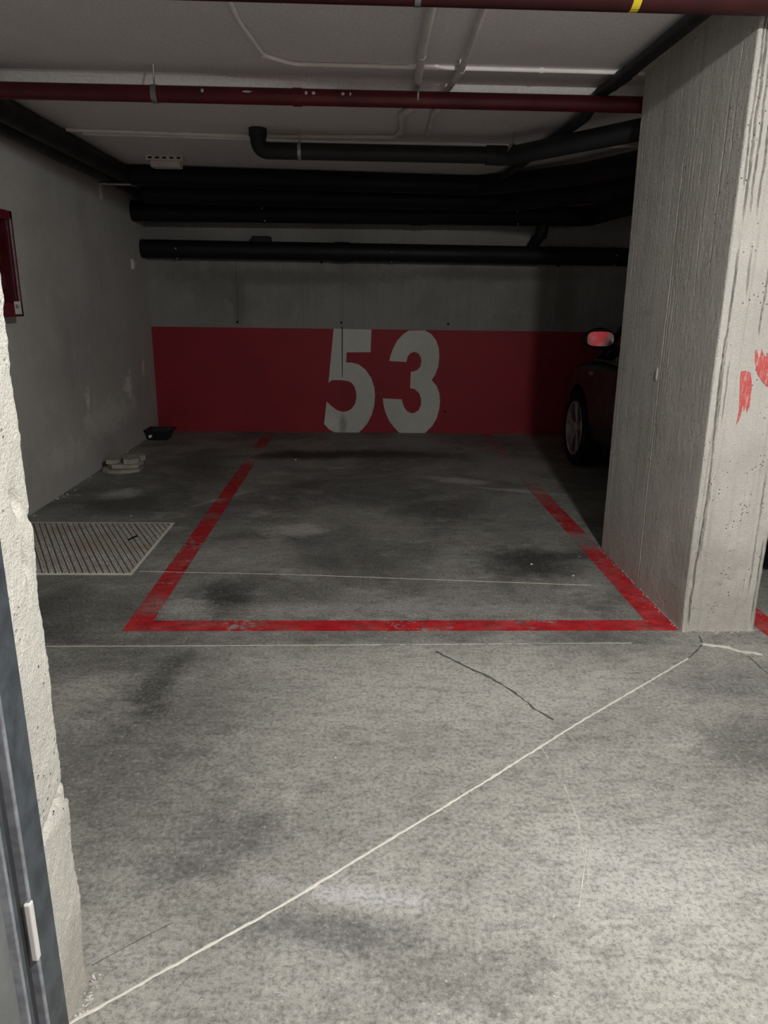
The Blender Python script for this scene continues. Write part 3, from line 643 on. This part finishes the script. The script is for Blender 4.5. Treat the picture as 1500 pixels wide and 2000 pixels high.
# round bulkhead luminaire over the aisle (the lamp that lights the place)
LX, LY, LZ = 1.10, 0.50, 2.640
lu = empty('ceiling_luminaire', (LX, LY, LZ)); tag(lu, 'round white bulkhead luminaire with lit dome on the ceiling over the aisle', 'ceiling light')
bm = bmesh.new(); sweep(bm, [(LX, LY, ZC+.002), (LX, LY, LZ+.004), (LX, LY, LZ+.001)], [.115, .115, .105], 32); obj('base_plate', bm, M['white_enamel'], lu, True, 30)
bm = bmesh.new(); R = .075; rings = []
for k in range(0, 8):
    a = PI/2*k/8; rings.append([bm.verts.new((LX+R*math.cos(a)*math.cos(2*PI*q/28), LY+R*math.cos(a)*math.sin(2*PI*q/28), LZ+.001-R*math.sin(a))) for q in range(28)])
tip = bm.verts.new((LX, LY, LZ+.001-R))
for a, b in zip(rings, rings[1:]):
    for q in range(28): bm.faces.new((a[q], a[(q+1) % 28], b[(q+1) % 28], b[q]))
for q in range(28): bm.faces.new((rings[-1][q], rings[-1][(q+1) % 28], tip))
obj('lamp_dome', bm, M['tube'], lu, True, 80)

# ================================================================== WALL THINGS
hc = empty('fire_hose_cabinet', (LEFT, 4.68, 1.36)); tag(hc, 'dark red fire hose cabinet with glazed door and white label on plastered wall', 'hose cabinet')
FXc = -2.195
y0, y1, z0, z1 = 4.30, 4.985, 1.362, 2.00
bm = bmesh.new()
for a in ((LEFT-.004, LEFT+.012, y0, y1, z0, z1), (LEFT+.012, FXc-.022, y0, y0+.012, z0, z1), (LEFT+.012, FXc-.022, y1-.012, y1, z0, z1), (LEFT+.012, FXc-.022, y0+.012, y1-.012, z0, z0+.012), (LEFT+.012, FXc-.022, y0+.012, y1-.012, z1-.012, z1)): box(bm, *a)
obj('body', bm, M['tin'], hc)
bm = bmesh.new(); fw = .055
for a in ((y0, y1, z0, z0+fw+.03), (y0, y1, z1-fw, z1), (y0, y0+fw, z0, z1), (y1-.03, y1, z0, z1)): box(bm, FXc-.022, FXc, a[0], a[1], a[2], a[3], .002)
dr = obj('door', bm, M['tin'], hc)
obj('pane', bbox(FXc-.018, FXc-.012, y0+.05, y1-.025, z0+.07, z1-.05), M['darkred'], dr)
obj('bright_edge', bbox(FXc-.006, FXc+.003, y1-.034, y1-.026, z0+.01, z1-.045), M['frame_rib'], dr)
for yy, zz, rr in ((4.90, 1.58, .030), (4.88, 1.72, .025), (4.66, 1.66, .15), (4.66, 1.66, .10)):
    band('hose_coil', (FXc-.07, yy-.04, zz), (1, 0, 0), rr, .03, .02, M['conduit'], hc)
lb = obj('label_plate', bbox(FXc-.001, FXc+.002, 4.868, 4.955, 1.378, 1.456), M['white'], hc); lb['label'] = 'small white label with dark lettering'
def text(body, size, mat, parent, loc, rot, depth=.0004, name='lettering'):
    cu = bpy.data.curves.new(name, 'FONT'); cu.body = body; cu.size = size; cu.extrude = depth; cu.align_x = 'CENTER'; cu.align_y = 'CENTER'
    t = bpy.data.objects.new('tmp', cu); C.objects.link(t); bpy.context.view_layer.update()
    me = bpy.data.meshes.new_from_object(t.evaluated_get(bpy.context.evaluated_depsgraph_get())); bpy.data.objects.remove(t)
    me.transform(Matrix.Translation(loc) @ rot); me.name = name
    return link(name, me, mat, parent)
text('BIE 1', .034, M['ink'], lb, Vector((FXc+.0025, 4.911, 1.424)), Matrix(((0, 0, 1), (1, 0, 0), (0, 1, 0))).to_4x4())
sk = empty('socket_plate', (LEFT, 7.92, 1.76)); tag(sk, 'small white junction plate high on the plastered wall near the corner', 'socket')
obj('plate', bbox(LEFT-.003, LEFT+.02, 7.87, 7.97, 1.76, 1.86, .004), M['conduit_grey'], sk)
obj('cover', bbox(LEFT+.018, LEFT+.026, 7.885, 7.955, 1.775, 1.845, .003), M['conduit_grey'], sk)

# ---- broken pavers stacked by the wall
def slabstone(cx, cy, z0, lx, ly, h, rot, label, jag=.02):
    n = 12; bm = bmesh.new(); lo = []; hi = []
    for k in range(n):
        a = 2*PI*k/n; c, s = math.cos(a), math.sin(a); sq = max(abs(c), abs(s))
        x = c/sq*lx/2+random.uniform(-jag, jag); y = s/sq*ly/2+random.uniform(-jag, jag)
        X = cx+x*math.cos(rot)-y*math.sin(rot); Y = cy+x*math.sin(rot)+y*math.cos(rot)
        lo.append(bm.verts.new((X, Y, z0))); hi.append(bm.verts.new((X*.99+cx*.01, Y*.99+cy*.01, z0+h+random.uniform(-.004, .003))))
    bm.faces.new(lo[::-1]); bm.faces.new(hi)
    for k in range(n): bm.faces.new((lo[k], lo[(k+1) % n], hi[(k+1) % n], hi[k]))
    bmesh.ops.bevel(bm, geom=bm.edges[:], offset=.003, segments=1, affect='EDGES')
    return tag(obj('broken_paver', bm, M['stone']), label, 'paver', 'broken pavers stacked by the wall')
slabstone(-2.125, 6.43, 0, .33, .27, .030, .05, 'widest broken paver at the bottom of the stack by the wall')
slabstone(-2.11, 6.46, .0335, .29, .25, .038, -.03, 'middle broken paver of the stack by the wall')
slabstone(-2.195, 6.46, .074, .11, .26, .036, .06, 'narrow broken paver on top of the stack, close to the wall', .012)
slabstone(-2.035, 6.46, .074, .155, .27, .045, -.08, 'chunky broken paver on top of the stack, away from the wall', .018)

# ---- black plastic tub tipped in the corner
tb = empty('plastic_tub', (-2.19, 7.95, 0)); tag(tb, 'small black plastic tub lying in the corner below the red band', 'tub')
bm = bmesh.new()
def loop(x0, x1, y0, y1, z): return [bm.verts.new(p) for p in ((x0, y0, z), (x1, y0, z), (x1, y1, z), (x0, y1, z))]
L0 = loop(-2.285, -2.095, 7.86, 8.04, .002); L1 = loop(-2.315, -2.045, 7.83, 8.07, .105); L2 = loop(-2.30, -2.06, 7.845, 8.055, .105); L3 = loop(-2.275, -2.105, 7.87, 8.03, .015)
bm.faces.new(L0[::-1]); bm.faces.new(L3)
for a, b in ((L0, L1), (L1, L2), (L2, L3)):
    for i in range(4): bm.faces.new((a[i], a[(i+1) % 4], b[(i+1) % 4], b[i]))
obj('shell', bm, M['black'], tb)
bm = bmesh.new()
for a in ((-2.325, -2.035, 7.82, 7.84), (-2.325, -2.035, 8.06, 8.08), (-2.325, -2.305, 7.82, 8.08), (-2.055, -2.035, 7.82, 8.08)): box(bm, a[0], a[1], a[2], a[3], .098, .114, .002)
obj('rim', bm, M['black'], tb)
bm = bmesh.new()
for k in range(9):
    a = 2*PI*k/9
    bm.verts.new((-2.262+.018*math.cos(a)*(1+.2*(k % 2))+.010*math.sin(a), 7.8435, .052+.026*math.sin(a)))
bm.faces.new(bm.verts[:]); r = bmesh.ops.extrude_face_region(bm, geom=bm.faces[:]); bmesh.ops.translate(bm, verts=[v for v in r['geom'] if isinstance(v, bmesh.types.BMVert)], vec=(0, .012, 0))
pt = obj('sticker', bm, M['conduit'], tb); pt['label'] = 'pale scuffed sticker'

# ================================================================== CAR (black, parked nose-in behind the column)
CARX, CARY = 2.945, 5.52          # centre of the car on the floor, nose towards +y
car = empty('car', (CARX, CARY, 0)); tag(car, 'black car parked nose-in behind the concrete column', 'car')
def at(x, y, z): return Vector((CARX+x, CARY+y, z))
HW = .915
# stations along y: (y, half width, bottom z, waist z, centre top z)
ST = [(-2.18, .70, .42, .82, .90), (-2.10, .82, .34, .96, 1.02), (-1.90, .875, .27, 1.05, 1.10), (-1.4, .91, .24, 1.07, 1.12), (-.6, .915, .23, 1.05, 1.10), (.2, .915, .23, 1.03, 1.08),
      (.62, .915, .23, 1.02, 1.09), (1.0, .91, .23, 1.00, 1.075), (1.5, .90, .25, .955, 1.03), (1.85, .86, .27, .89, .965), (2.08, .77, .30, .76, .85), (2.20, .60, .36, .62, .72)]
def body_section(y, hw, zb, zw, zt):
    half = [(0, zb), (hw*.86, zb), (hw*.965, zb+.08), (hw, zb+.26), (hw, zw-.20), (hw*.985, zw-.07), (hw*.93, zw), (hw*.62, (zw+zt)/2+.02), (0, zt)]
    return half
bm = bmesh.new(); rings = []
for st in ST:
    h = body_section(*st); full = h + [(-x, z) for x, z in h[-2:0:-1]]
    rings.append([bm.verts.new(at(x, st[0], z)) for x, z in full])
n = len(rings[0])
for a, b in zip(rings, rings[1:]):
    for i in range(n): bm.faces.new((a[i], a[(i+1) % n], b[(i+1) % n], b[i]))
bm.faces.new(rings[0][::-1]); bm.faces.new(rings[-1])
bmesh.ops.recalc_face_normals(bm, faces=bm.faces[:])
me = bpy.data.meshes.new('body'); bm.to_mesh(me); bm.free()
tmp = bpy.data.objects.new('tmp_body', me); C.objects.link(tmp)
sub = tmp.modifiers.new('s', 'SUBSURF'); sub.levels = 2
WH = [(-HW+.10, 1.28), (HW-.10, 1.28), (-HW+.10, -1.36), (HW-.10, -1.36)]; WR = .352
cut = []
for sx, wy in WH:
    bm = bmesh.new(); s = 1 if sx > 0 else -1
    sweep(bm, [at(s*.62, wy, WR+.01), at(s*1.2, wy, WR+.01)], .405, 36)
    bmesh.ops.recalc_face_normals(bm, faces=bm.faces[:])
    cm = bpy.data.meshes.new('cut'); bm.to_mesh(cm); bm.free(); co = bpy.data.objects.new('tmp_cut', cm); C.objects.link(co); cut.append(co)
    bo = tmp.modifiers.new('b', 'BOOLEAN'); bo.operation = 'DIFFERENCE'; bo.object = co; bo.solver = 'EXACT'
bpy.context.view_layer.update()
me2 = bpy.data.meshes.new_from_object(tmp.evaluated_get(bpy.context.evaluated_depsgraph_get()))
for o in [tmp]+cut: bpy.data.objects.remove(o)
for p in me2.polygons: p.use_smooth = True
me2.set_sharp_from_angle(angle=math.radians(38)); me2.name = 'body'
link('body', me2, M['carpaint'], car)
# cabin glass, roof and pillars
CAB = [(-2.02, .70, 1.02, 1.03), (-1.72, .76, 1.05, 1.50), (-1.2, .79, 1.06, 1.60), (-.4, .80, 1.05, 1.63), (.15, .79, 1.04, 1.60), (.55, .77, 1.03, 1.36), (.98, .74, 1.03, 1.05)]
bm = bmesh.new(); rings = []
for y, hw, zb, zt in CAB:
    tw = hw-.24*(zt-zb)
    rings.append([bm.verts.new(at(x, y, z)) for x, z in ((hw+.08, zb-.06), (hw+.06, zb), (tw, zt-.05), (tw*.86, zt-.006), (0, zt), (-tw*.86, zt-.006), (-tw, zt-.05), (-hw-.06, zb), (-hw-.08, zb-.06))])
for a, b in zip(rings, rings[1:]):
    for i in range(len(a)-1): bm.faces.new((a[i], a[i+1], b[i+1], b[i]))
obj('cabin_glass', bm, M['glass'], car, True, 30)
bm = bmesh.new(); rings = []
for y, hw, zb, zt in [(-1.80, .74, 1.05, 1.47)]+CAB[2:5]+[(.27, .785, 1.04, 1.565)]:
    tw = hw-.24*(zt-zb)+.012; rings.append([bm.verts.new(at(x, y, z)) for x, z in ((tw+.004, zt-.085), (tw, zt-.04), (tw*.86, zt+.010), (0, zt+.016), (-tw*.86, zt+.010), (-tw, zt-.04), (-tw-.004, zt-.085))])
for a, b in zip(rings, rings[1:]):
    for i in range(len(a)-1): bm.faces.new((a[i], a[i+1], b[i+1], b[i]))
obj('roof', bm, M['carpaint'], car, True, 40)
for s in (-1, 1):
    for pts in ([(s*.825, 1.02, 1.02), (s*.75, .58, 1.36), (s*.675, .22, 1.55)], [(s*.875, -.35, 1.04), (s*.70, -.42, 1.58)], [(s*.86, -1.30, 1.05), (s*.68, -1.45, 1.55)], [(s*.82, -1.95, 1.03), (s*.67, -1.72, 1.48)]):
        pipe('pillar', [at(*p) for p in pts], .028, M['carpaint'], car, bend=.1, seg=10)
    pipe('window_trim', [at(s*(.895), y, z) for y, z in ((.9, 1.02), (.2, 1.045), (-.6, 1.06), (-1.75, 1.07))], .010, M['carpaint'], car, seg=8)
    pipe('door_handle', [at(s*.918, -.15, .93), at(s*.935, -.18, .935), at(s*.935, -.34, .935), at(s*.918, -.37, .93)], .012, M['carpaint'], car, bend=.01, seg=8)
    # wing mirror: housing with silvered glass turned to the rear
    bm = bmesh.new(); bmesh.ops.create_icosphere(bm, subdivisions=3, radius=1)
    for v in bm.verts:
        x, y, z = v.co; y = max(y, -.30)
        v.co = at(s*1.055+x*.135*(1-.15*z), .33+y*.085, 1.225+z*.085)
    mh = obj('wing_mirror', bm, M['carpaint'], car, True, 50)
    pipe('mirror_arm', [at(s*.86, .36, 1.10), at(s*.97, .35, 1.18)], .026, M['carpaint'], mh, seg=10)
    bm = bmesh.new(); cyl = []
    tilt = .10
    for k in range(20):
        a = 2*PI*k/20; px, pz = .105*math.copysign(abs(math.cos(a))**.6, math.cos(a)), .056*math.copysign(abs(math.sin(a))**.6, math.sin(a))
        cyl.append(bm.verts.new(at(s*1.06+px*.97, 0.33-.046+s*px*.11, 1.225+pz)))
    bm.faces.new(cyl); r = bmesh.ops.extrude_face_region(bm, geom=bm.faces[:]); bmesh.ops.translate(bm, verts=[v for v in r['geom'] if isinstance(v, bmesh.types.BMVert)], vec=(0, .012, 0))
    obj('mirror_glass', bm, M['mirror'], mh)
    # lamps
    bm = bmesh.new(); bmesh.ops.create_icosphere(bm, subdivisions=2, radius=1)
    for v in bm.verts: v.co = at(s*.60+v.co.x*.14, 2.03+v.co.y*.08-abs(v.co.x)*.03, .74+v.co.z*.06)
    obj('headlamp', bm, M['clear_lens'], car, True)
    bm = bmesh.new(); bmesh.ops.create_icosphere(bm, subdivisions=2, radius=1)
    for v in bm.verts: v.co = at(s*.72+v.co.x*.13, -2.06+v.co.y*.07, .90+v.co.z*.09)
    obj('tail_lamp', bm, M['lens'], car, True)
obj('side_marker', bbox(CARX-HW-.004, CARX-HW+.02, CARY+.90, CARY+.96, .885, .915, .002), M['clear_lens'], car)
# wheels
def ringlathe(bm, prof, c, seg=40):
    rings = [[bm.verts.new(c+Vector((a, math.cos(2*PI*k/seg)*q, math.sin(2*PI*k/seg)*q))) for k in range(seg)] for a, q in prof]
    for i in range(len(rings)):
        a, b = rings[i], rings[(i+1) % len(rings)]
        for k in range(seg): bm.faces.new((a[k], a[(k+1) % seg], b[(k+1) % seg], b[k]))
for sx, wy in WH:
    s = 1 if sx > 0 else -1; c = at(sx, wy, WR)
    bm = bmesh.new(); ringlathe(bm, [(s*a, q) for a, q in ((-.11, .25), (.085, .25), (.105, .27), (.112, .31), (.095, .342), (.06, .352), (-.09, .352), (-.11, .33))], c)
    wl = obj('wheel', bm, M['rubber'], car, True, 50)
    bm = bmesh.new(); ringlathe(bm, [(s*a, q) for a, q in ((.098, .255), (.104, .250), (.098, .236), (.02, .228), (-.09, .225), (-.09, .252))], c)
    obj('rim', bm, M['alloy'], wl, True, 40)
    bm = bmesh.new(); sweep(bm, [c+Vector((s*.01, 0, 0)), c+Vector((s*.082, 0, 0)), c+Vector((s*.092, 0, 0))], [.062, .055, .035], 20); obj('hub_cap', bm, M['alloy'], wl, True, 40)
    for k in range(5):
        for e in (-.11, .11):
            a = 2*PI*k/5+PI/2; d0 = Vector((0, math.cos(a+e*1.6), math.sin(a+e*1.6))); d1 = Vector((0, math.cos(a+e), math.sin(a+e))); tn = Vector((0, -math.sin(a), math.cos(a)))
            bm = bmesh.new(); P = []
            for rr, dd, wd, ox in ((.040, d0, .013, .076), (.14, d1, .015, .088), (.240, d1, .018, .094)):
                P.append([bm.verts.new(c+dd*rr+tn*q*wd+Vector((s*(ox+o), 0, 0))) for q, o in ((-1, -.03), (-1, -.004), (-.4, .004), (.4, .004), (1, -.004), (1, -.03))])
            for u, v in zip(P, P[1:]):
                for i in range(6): bm.faces.new((u[i], u[(i+1) % 6], v[(i+1) % 6], v[i]))
            bm.faces.new(P[0]); bm.faces.new(P[-1][::-1])
            obj('spoke', bm, M['alloy'], wl)
    bm = bmesh.new(); sweep(bm, [c+Vector((s*-.05, 0, 0)), c+Vector((s*-.02, 0, 0))], .17, 24); obj('brake_disc', bm, M['rubber'], wl)
